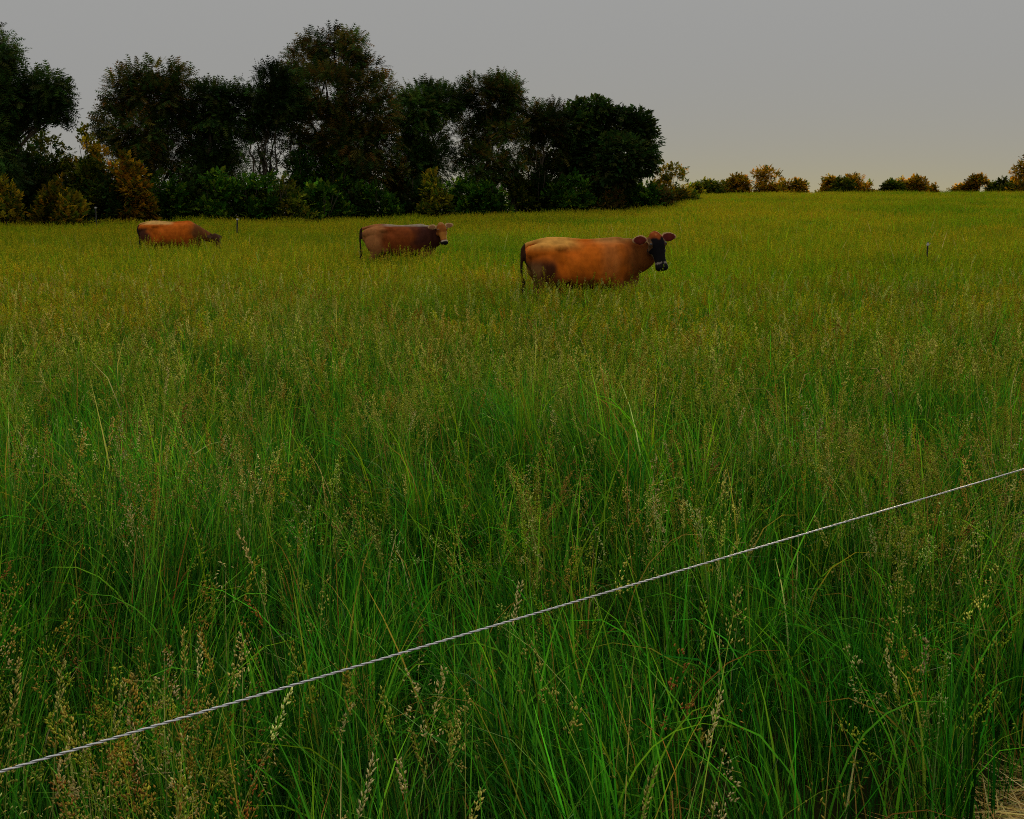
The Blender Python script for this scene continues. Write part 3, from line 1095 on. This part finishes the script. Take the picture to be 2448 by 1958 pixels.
def resample(pts, rad, n):
    """smooth (Catmull-Rom) resampling of a path with radii"""
    A = np.concatenate([np.asarray(pts, float), np.asarray(rad, float)], 1)
    m = len(A)
    out = []
    for t in np.linspace(0, m - 1, n):
        i = min(int(t), m - 2)
        f = t - i
        p0, p1, p2, p3 = A[max(i - 1, 0)], A[i], A[i + 1], A[min(i + 2, m - 1)]
        out.append(.5 * ((2 * p1) + (-p0 + p2) * f + (2 * p0 - 5 * p1 + 4 * p2 - p3) * f ** 2 + (-p0 + 3 * p1 - 3 * p2 + p3) * f ** 3))
    out = np.array(out)
    return out[:, :3], np.maximum(out[:, 3:], .004)


def build_cow(label, loc, yaw, neck, poll, hd, hu, colour, scale=1.0, tail=None, head_scale=1.0, voxel=.013, ear_drop=0.0):
    parts = []
    tp = [(-.83, 0, 1.09), (-.79, 0, 1.04), (-.70, 0, 1.00), (-.55, 0, .965), (-.36, 0, .935), (-.12, 0, .875), (.14, 0, .865), (.36, 0, .885), (.52, 0, .90), (.66, 0, .90), (.76, 0, .90), (.80, 0, .90)]
    tr = [(.06, .06), (.12, .13), (.20, .22), (.25, .275), (.262, .30), (.30, .335), (.315, .345), (.28, .335), (.24, .33), (.20, .28), (.13, .19), (.06, .09)]
    p, r = resample(tp, tr, 40)
    loft(parts, p, r, 24, sup=.92)
    # backbone, hips, pins, withers
    p, r = resample([(-.82, 0, 1.17), (-.55, 0, 1.225), (-.3, 0, 1.225), (0, 0, 1.205), (.3, 0, 1.215), (.5, 0, 1.22), (.66, 0, 1.13)], [(.035, .03), (.05, .04), (.055, .04), (.045, .035), (.045, .04), (.05, .045), (.04, .04)], 24)
    loft(parts, p, r, 10)
    for s in (-1, 1):
        ell(parts, (-.39, s * .185, 1.11), (.12, .07, .065))
        ell(parts, (-.78, s * .095, 1.085), (.06, .04, .05))
        ell(parts, (-.62, s * .12, 1.05), (.24, .13, .14))
        # shoulder blade
        ell(parts, (.46, s * .17, .92), (.16, .09, .27))
        # thigh and hind leg
        p, r = resample([(-.58, s * .13, 1.00), (-.59, s * .17, .86), (-.57, s * .185, .70), (-.61, s * .18, .56), (-.665, s * .165, .47), (-.645, s * .16, .38), (-.63, s * .16, .22), (-.615, s * .16, .12), (-.59, s * .16, .05), (-.575, s * .16, .0)],
                        [(.12, .19), (.14, .215), (.12, .175), (.075, .095), (.05, .06), (.038, .045), (.033, .036), (.045, .045), (.05, .055), (.058, .068)], 34)
        loft(parts, p, r, 14, ref=(1, 0, 0))
        # foreleg
        fx = .50 + .05 * s
        p, r = resample([(fx - .03, s * .15, .86), (fx - .03, s * .165, .68), (fx, s * .155, .54), (fx, s * .145, .37), (fx, s * .14, .33), (fx - .01, s * .14, .2), (fx, s * .14, .11), (fx + .02, s * .14, .05), (fx + .03, s * .14, 0)],
                        [(.08, .13), (.075, .115), (.055, .075), (.046, .05), (.045, .048), (.032, .034), (.042, .043), (.048, .052), (.056, .066)], 30)
        loft(parts, p, r, 14, ref=(1, 0, 0))
        # flank fold
        ell(parts, (-.36, s * .22, .78), (.16, .06, .16))
    ell(parts, (-.36, 0, .53), (.17, .14, .13))
    for sx in (-.30, -.42):
        for s in (-1, 1):
            loft(parts, [(sx, s * .06, .46), (sx, s * .065, .36)], [(.018, .018), (.012, .012)], 8, ref=(1, 0, 0))
    # brisket
    ell(parts, (.58, 0, .70), (.22, .15, .22))
    # neck
    np_, nr_ = resample([n[0] for n in neck], [n[1] for n in neck], 22)
    loft(parts, np_, nr_, 18)
    # head
    hd = unit(np.array(hd, float))
    hu = np.array(hu, float)
    hu = unit(hu - hd * hu.dot(hd))
    hs_ = np.cross(hd, hu)
    poll = np.array(poll, float)
    k = head_scale

    def H(a, s, u):
        return poll + (hd * a + hs_ * s + hu * u) * k
    hp, hr = resample([H(-.035, 0, -.02), H(.0, 0, -.01), H(.06, 0, 0), H(.15, 0, -.005), H(.24, 0, -.01), H(.33, 0, -.01), H(.41, 0, -.01), H(.465, 0, -.012), H(.50, 0, -.02)],
                      [(.04, .04), (.072, .06), (.098, .085), (.112, .098), (.092, .09), (.076, .075), (.078, .070), (.088, .072), (.060, .05)], 30)
    loft(parts, hp, hr * k, 20, ref=hu, sup=.95)
    jp, jr = resample([H(.12, 0, -.12), H(.22, 0, -.10), H(.33, 0, -.075), H(.43, 0, -.06)], [(.06, .05), (.05, .045), (.042, .035), (.04, .03)], 12)
    loft(parts, jp, jr * k, 14, ref=hu)
    for s in (-1, 1):
        ell(parts, H(.155, s * .090, .045), (.040 * k, .030 * k, .030 * k))      # eye socket
        ell(parts, H(.20, s * .062, -.07), (.075 * k, .035 * k, .06 * k))        # cheek
        # ear: a cupped leaf
        e0, e1 = H(.055, s * .085, -.04), H(.045 + ear_drop, s * .305, -.035)
        em = H(.035 + ear_drop * .5, s * .17, -.045)
        ep, er = resample([e0, (e0 + em) / 2, em, (em + e1) / 2, e1], [(.026, .022), (.054, .017), (.074, .014), (.064, .013), (.028, .011)], 14)
        loft(parts, ep, er * k, 14, ref=hu)
    # tail
    tpath = tail or [(-.82, 0, 1.16), (-.89, 0, 1.10), (-.91, 0, .95), (-.90, 0, .78), (-.89, 0, .62)]
    p, r = resample(tpath, [(.035, .035), (.030, .030), (.024, .024), (.021, .021), (.018, .018)], 24)
    loft(parts, p, r, 10, ref=(0, 1, 0))

    # one skin over all of it
    V, faces, n = [], [], 0
    for v, f in parts:
        V.append(v)
        faces += [tuple(i + n for i in ff) for ff in f]
        n += len(v)
    me = bpy.data.meshes.new('cow_raw')
    me.from_pydata(np.concatenate(V).tolist(), [], faces)
    tmp = bpy.data.objects.new('cow_raw', me)
    COL.objects.link(tmp)
    md = tmp.modifiers.new('r', 'REMESH')
    md.mode = 'VOXEL'
    md.voxel_size = voxel
    sm = tmp.modifiers.new('s', 'SMOOTH')
    sm.factor = .5
    sm.iterations = 7
    dg = bpy.context.evaluated_depsgraph_get()
    body = bpy.data.meshes.new_from_object(tmp.evaluated_get(dg))
    bpy.data.objects.remove(tmp)
    nv = len(body.vertices)
    co = np.empty(nv * 3, np.float32)
    body.vertices.foreach_get('co', co)
    co = co.reshape(-1, 3).astype(float)
    body.name = 'body'
    sg = np.tanh(co[:, 1] / .08)
    xx, zz = co[:, 0], co[:, 2]
    g = lambda v, c, w: np.exp(-((v - c) / w) ** 2)
    dy = -.065 * g(xx, -.22, .10) * g(zz, 1.07, .09)                       # hollow in front of the hip
    dy = dy - .034 * g(xx, .30, .045) * g(zz, .86, .26)                    # groove behind the shoulder
    dy = dy - .040 * g(xx, -.37, .05) * g(zz, .80, .16)                    # groove in front of the thigh
    dy = dy + .009 * np.sin(xx * 2 * np.pi / .085 + zz * 3) * g(xx, .03, .17) * g(zz, .92, .16)   # ribs
    dy = dy + .026 * g(xx - (zz - .9) * .25, .47, .05) * g(zz, .95, .2)    # blade of the shoulder
    co[:, 1] += sg * dy
    body.vertices.foreach_set('co', co.astype(np.float32).ravel())
    rel = (co - poll) / k
    ha, hsd, hup = rel @ hd, rel @ hs_, rel @ hu
    ear_e = ((ha - .045 - ear_drop * .5) / .072) ** 2 + ((np.abs(hsd) - .20) / .11) ** 2
    head = (ha > -.07) & (ha < .56) & (hup < .22) & (hup > -.085) & (np.abs(hsd) < .13)
    ear = (np.abs(hsd) > .105) & (np.abs(hsd) < .32) & (np.abs(hup + .03) < .055) & (ha > -.06) & (ha < .18) & (ear_e < 1.7)
    tailm = (co[:, 0] < -.855) | ((co[:, 0] < -.82) & (np.abs(co[:, 1]) < .05) & (co[:, 2] < 1.0))
    jit = np.array([mnoise.noise(Vector(c) * 6) for c in co])
    global J2
    J2 = np.array([mnoise.noise(Vector(c) * 17) for c in co])
    C = colour(co, ha, hsd, hup, head, ear, ear_e, tailm, jit)
    hoof = co[:, 2] < .06
    C[hoof] = (.02, .015, .012)
    a = body.color_attributes.new('col', 'FLOAT_COLOR', 'POINT')
    cc = np.ones((nv, 4), np.float32)
    cc[:, :3] = C
    a.data.foreach_set('color', cc.ravel())
    body.materials.clear()
    body.materials.append(M_COAT)
    body.polygons.foreach_set('use_smooth', np.ones(len(body.polygons), bool))
    root = empty('cow', loc, yaw)
    root.scale = (scale,) * 3
    tag(root, label, 'cow', 'cows in the meadow')
    link('body', body, root)
    for s in (-1, 1):
        bl = []
        c = H(.155, s * .097, .058)
        ell(bl, (0, 0, 0), (.019 * k, .016 * k, .018 * k))
        v, f = bl[0]
        m2 = bpy.data.meshes.new('eye')
        m2.from_pydata((v + c).tolist(), [], f)
        m2.polygons.foreach_set('use_smooth', np.ones(len(m2.polygons), bool))
        m2.materials.append(M_EYE)
        link('eye', m2, root)
        nb_ = []
        ell(nb_, H(.488, s * .032, .012), (.010 * k, .011 * k, .013 * k))
        v, f = nb_[0]
        m3 = bpy.data.meshes.new('nostril')
        m3.from_pydata(v.tolist(), [], f)
        m3.materials.append(M_EYE)
        link('nostril', m3, root)
    # switch of hair at the end of the tail
    e = np.array(tpath[-1])
    acc = Acc()
    rg = np.random.default_rng(3)
    nh = 90
    P = e + rg.normal(size=(nh, 3)) * (.012, .012, .02) + (0, 0, .03)
    blades(acc, rg, P, rg.uniform(.2, .34, nh), np.full(nh, .007), np.pi - np.abs(rg.normal(.05, .09, nh)), rg.normal(0, .25, nh), rg.uniform(0, 6.28, nh), 5,
           np.full((nh, 3), .02), np.full((nh, 3), .02), 1.2)
    link('tail_switch', acc.mesh('tail_switch', [M_HAIR]), root)
    return root


def mixc(C, m, col, f=1.0):
    w = (np.asarray(m, float) * f)[:, None]
    return C * (1 - w) + np.array(col)[None] * w


def ss(v, a, b):
    return smooth01((v - a) / (b - a))


def coat_orange(co, ha, hs, hu, head, ear, ee, tail, j):
    x, y, z = co.T
    C = np.tile(np.array([.58, .125, .008]), (len(co), 1))
    C = mixc(C, ss(z, 1.04, 1.2) * (1 - ss(x, -.3, 0.0)), (.62, .29, .055))  # buff rump: pale topline plus skylight from above put into the coat colour
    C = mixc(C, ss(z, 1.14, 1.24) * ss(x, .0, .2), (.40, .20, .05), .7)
    C = mixc(C, (1 - ss(x + j * .15, -.52, -.30)) * (1 - ss(z, .86, 1.08)), (.040, .014, .008), .95)  # dark brown thigh, with shading contrast put into the colour too
    C = mixc(C, (1 - ss(z + j * .16, .56, .74)), (.17, .045, .010), .85)  # shade of the underside put into the coat colour
    C = C * (1 + .22 * j[:, None])
    C = mixc(C, (1 - ss(x + J2 * .05, -.70, -.62)) * (1 - ss(z, .80, .98)), (.30, .14, .045), .6)
    C = mixc(C, ss(x + j * .12, .34, .66), (.13, .042, .010), .9)  # brown neck and chest, deepened by shading contrast put into the colour
    C = mixc(C, ss(x, .1, .3) * (1 - ss(x, .36, .5)) * ss(z, .6, .8), (.36, .16, .05), .35)
    C = mixc(C, (1 - ss(z, .55, .7)) * ss(x, .4, .6), (.42, .20, .05), .7)
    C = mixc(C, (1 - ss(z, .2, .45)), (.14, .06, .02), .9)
    C = mixc(C, tail, (.022, .012, .008), .95)
    face = head & (ha > .03)
    C = mixc(C, head, (.10, .035, .012))
    C = mixc(C, face & (hu > -.06), (.007, .006, .007))
    C = mixc(C, head * (1 - ss(ha + .05 * J2 + np.abs(hs) * .5, .075, .125)), (.24, .050, .008))
    C = mixc(C, head & (J2 > .1) & (ha < .05), (.44, .14, .04), .6)
    C = mixc(C, face & (np.abs(hs) > .085) & (ha < .2) & (hu > -.05), (.20, .10, .04), .6)
    C = mixc(C, head & (ha > .25) & (ha < .39) & (hu < -.02) & (hu > -.08) & (np.abs(hs) > .045) & (np.abs(hs) < .085), (.34, .24, .13), .8)
    ring = head & (np.abs(ha - .405 - hu * .15) < .013)
    C = mixc(C, ring & (J2 > -.22), (.30, .24, .20), .65)
    C = mixc(C, head & (ha > .43), (.010, .009, .010))
    C = mixc(C, ear, (.24, .11, .04))
    C = mixc(C, ear & (hu > -.052) & (ee < .62), (.085, .012, .008))
    C = mixc(C, ear & (ee > .62), (.44, .27, .13), .9)
    return C


def coat_brown(co, ha, hs, hu, head, ear, ee, tail, j):
    x, y, z = co.T
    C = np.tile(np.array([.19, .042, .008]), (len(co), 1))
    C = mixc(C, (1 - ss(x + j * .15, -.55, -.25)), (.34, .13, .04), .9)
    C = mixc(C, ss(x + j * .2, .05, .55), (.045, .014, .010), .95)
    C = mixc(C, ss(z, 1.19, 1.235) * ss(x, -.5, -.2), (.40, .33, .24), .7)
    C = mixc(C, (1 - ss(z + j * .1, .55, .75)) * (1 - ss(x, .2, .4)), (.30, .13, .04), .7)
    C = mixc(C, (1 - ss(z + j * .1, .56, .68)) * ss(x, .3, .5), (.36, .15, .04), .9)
    C = mixc(C, tail, (.02, .012, .01), .95)
    C = mixc(C, head, (.25, .075, .014))
    C = mixc(C, head & (ha + .06 * J2 < .03), (.34, .16, .05), .7)
    C = mixc(C, head & (ha > .22) & (ha < .38) & (hu > .0), (.42, .17, .03), .7)
    C = mixc(C, head & (np.abs(ha - .425) < .018), (.44, .36, .26), .8)
    C = mixc(C, head & (ha > .44), (.008, .007, .008))
    C = mixc(C, head & (ha > .26) & (ha < .42) & (hu < -.04) & (hu > -.09) & (np.abs(hs) < .075), (.42, .30, .18), .6)
    C = mixc(C, ear, (.40, .24, .11))
    C = mixc(C, ear & (hu > -.045) & (ee < .4), (.20, .09, .04))
    return C


def coat_red(co, ha, hs, hu, head, ear, ee, tail, j):
    x, y, z = co.T
    C = np.tile(np.array([.50, .105, .008]), (len(co), 1))
    C = mixc(C, ss(z, 1.13, 1.2) * (1 - ss(x, -.05, .15)), (.58, .34, .10), .85)  # cream rump top: highlight from the sky above put into the coat colour
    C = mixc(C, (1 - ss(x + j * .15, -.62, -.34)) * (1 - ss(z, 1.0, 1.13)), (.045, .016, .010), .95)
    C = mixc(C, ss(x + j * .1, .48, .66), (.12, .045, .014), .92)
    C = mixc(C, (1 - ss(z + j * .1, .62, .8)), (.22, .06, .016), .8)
    C = mixc(C, tail, (.012, .010, .010), .95)
    C = mixc(C, head, (.055, .022, .010))
    C = mixc(C, head & (ha > .43), (.008, .006, .006))
    C = mixc(C, ear, (.06, .025, .015))
    return C


def ground_at(px, Y):
    x = (px - 1224.0) / F * Y / math.cos(PITCH) * 1.0
    x = at(px, 600, Y)[0]
    return (x, Y, float(terrain(x, Y)))


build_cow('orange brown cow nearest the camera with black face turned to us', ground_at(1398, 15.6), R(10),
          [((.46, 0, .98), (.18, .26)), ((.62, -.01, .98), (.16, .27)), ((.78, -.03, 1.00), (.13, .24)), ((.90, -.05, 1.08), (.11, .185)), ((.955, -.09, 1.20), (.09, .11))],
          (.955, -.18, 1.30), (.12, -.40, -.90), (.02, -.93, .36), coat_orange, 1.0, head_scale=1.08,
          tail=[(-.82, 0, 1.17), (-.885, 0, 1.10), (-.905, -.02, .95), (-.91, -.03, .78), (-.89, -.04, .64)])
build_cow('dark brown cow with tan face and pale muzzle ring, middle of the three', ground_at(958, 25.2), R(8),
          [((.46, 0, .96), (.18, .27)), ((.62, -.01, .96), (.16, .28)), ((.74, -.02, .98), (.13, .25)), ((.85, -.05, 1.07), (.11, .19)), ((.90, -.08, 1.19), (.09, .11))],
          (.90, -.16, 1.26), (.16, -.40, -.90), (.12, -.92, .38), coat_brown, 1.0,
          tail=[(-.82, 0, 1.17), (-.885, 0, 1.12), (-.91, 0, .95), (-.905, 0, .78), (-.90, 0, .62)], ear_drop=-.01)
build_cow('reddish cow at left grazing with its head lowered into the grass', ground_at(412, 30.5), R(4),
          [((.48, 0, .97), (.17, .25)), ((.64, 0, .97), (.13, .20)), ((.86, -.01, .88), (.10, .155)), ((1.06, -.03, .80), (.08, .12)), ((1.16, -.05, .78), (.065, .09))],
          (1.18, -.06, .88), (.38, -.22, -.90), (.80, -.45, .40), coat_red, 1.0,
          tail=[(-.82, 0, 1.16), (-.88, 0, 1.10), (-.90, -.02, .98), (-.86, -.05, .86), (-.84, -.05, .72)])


# ------------------------------------------------------------------ fence rope and posts
def build_rope():
    zr = .85
    a0 = np.array([WA[0], WA[1], zr])
    dr = np.array([WD[0], WD[1], 0.0])
    s0, s1 = -3.2, 6.4
    root = empty('fence_rope', tuple(a0))
    tag(root, 'white twisted electric fence rope running diagonally across the foreground', 'rope')
    nseg = 3400
    s = np.linspace(s0, s1, nseg)
    pitch = .038
    lat = np.array([-dr[1], dr[0], 0.0])
    up = np.array([0, 0, 1.0])
    for j in range(2):
        ph = 2 * np.pi * (s / pitch) + j * np.pi
        c = dr * s[:, None] + (np.cos(ph)[:, None] * lat + np.sin(ph)[:, None] * up) * .00100
        acc = Acc()
        tube(acc, c, .00120, (1, 1, 1), 7)
        link('strand', acc.mesh('strand', [M_ROPE], True), root)
        c = dr * s[:, None] + (np.cos(ph + math.pi / 2)[:, None] * lat + np.sin(ph + math.pi / 2)[:, None] * up) * .00135
        acc = Acc()
        tube(acc, c, .00055, (1, 1, 1), 5)
        link('conductor', acc.mesh('conductor', [M_STEEL], True), root)
    return a0, dr, s0, s1


A0, DR, S0, S1 = build_rope()


def build_post(loc, h, r, label, lean=0.0, ins=True, name='fence_post', ins_z=None, rope=False):
    root = empty(name, loc)
    root.rotation_euler = (0, lean, 0)
    tag(root, label, 'fence post')
    a = Acc()
    tube(a, [(0, 0, -.25), (0, 0, .3), (0, 0, h - .02), (0, 0, h)], [r, r, r, r * .55], (1, 1, 1), 10)
    # rib along the stake
    tube(a, [(0, -r * .95, -.2), (0, -r * .95, h * .5), (0, -r * .95, h - .05)], [r * .35] * 3, (1, 1, 1), 5)
    link('stake', a.mesh('stake', [M_POST], True), root)
    if ins:
        z = ins_z if ins_z is not None else h - .05
        b = Acc()
        tube(b, [(0, 0, z - .035), (0, 0, z - .03), (0, 0, z - .01), (0, 0, z), (0, 0, z + .02), (0, 0, z + .03)],
             [r * 1.05, r * 1.7, r * 1.7, r * 1.35, r * 1.6, r * 1.05], (1, 1, 1), 12)
        tube(b, [(r, 0, z), (r + .03, 0, z), (r + .045, 0, z + .015), (r + .03, 0, z + .03)], [.006] * 4, (1, 1, 1), 6)
        link('insulator', b.mesh('insulator', [M_INSUL], True), root)
    return root


g = ground_at(2217, 22)
build_post(g, at(2217, 578, 22)[2] - g[2], .015, 'black fence post with white cap standing alone in the field at right')
g = ground_at(566, 42)
build_post(g, at(566, 521, 42)[2] - g[2], .026, 'thin dark fence post between the grazing cow and the middle cow', lean=R(4))
g = ground_at(235, 51.5)
build_post(g, at(235, 494, 51.5)[2] - g[2], .03, 'pale topped fence post at the foot of the left shrubs', ins=True)
for sv, lab in ((S0, 'fence post holding the left end of the fence rope'), (S1, 'fence post holding the right end of the fence rope')):
    p = A0 + DR * sv
    build_post((p[0], p[1], float(terrain(p[0], p[1]))), .98, .016, lab, ins=True, ins_z=.85 - float(terrain(p[0], p[1])))
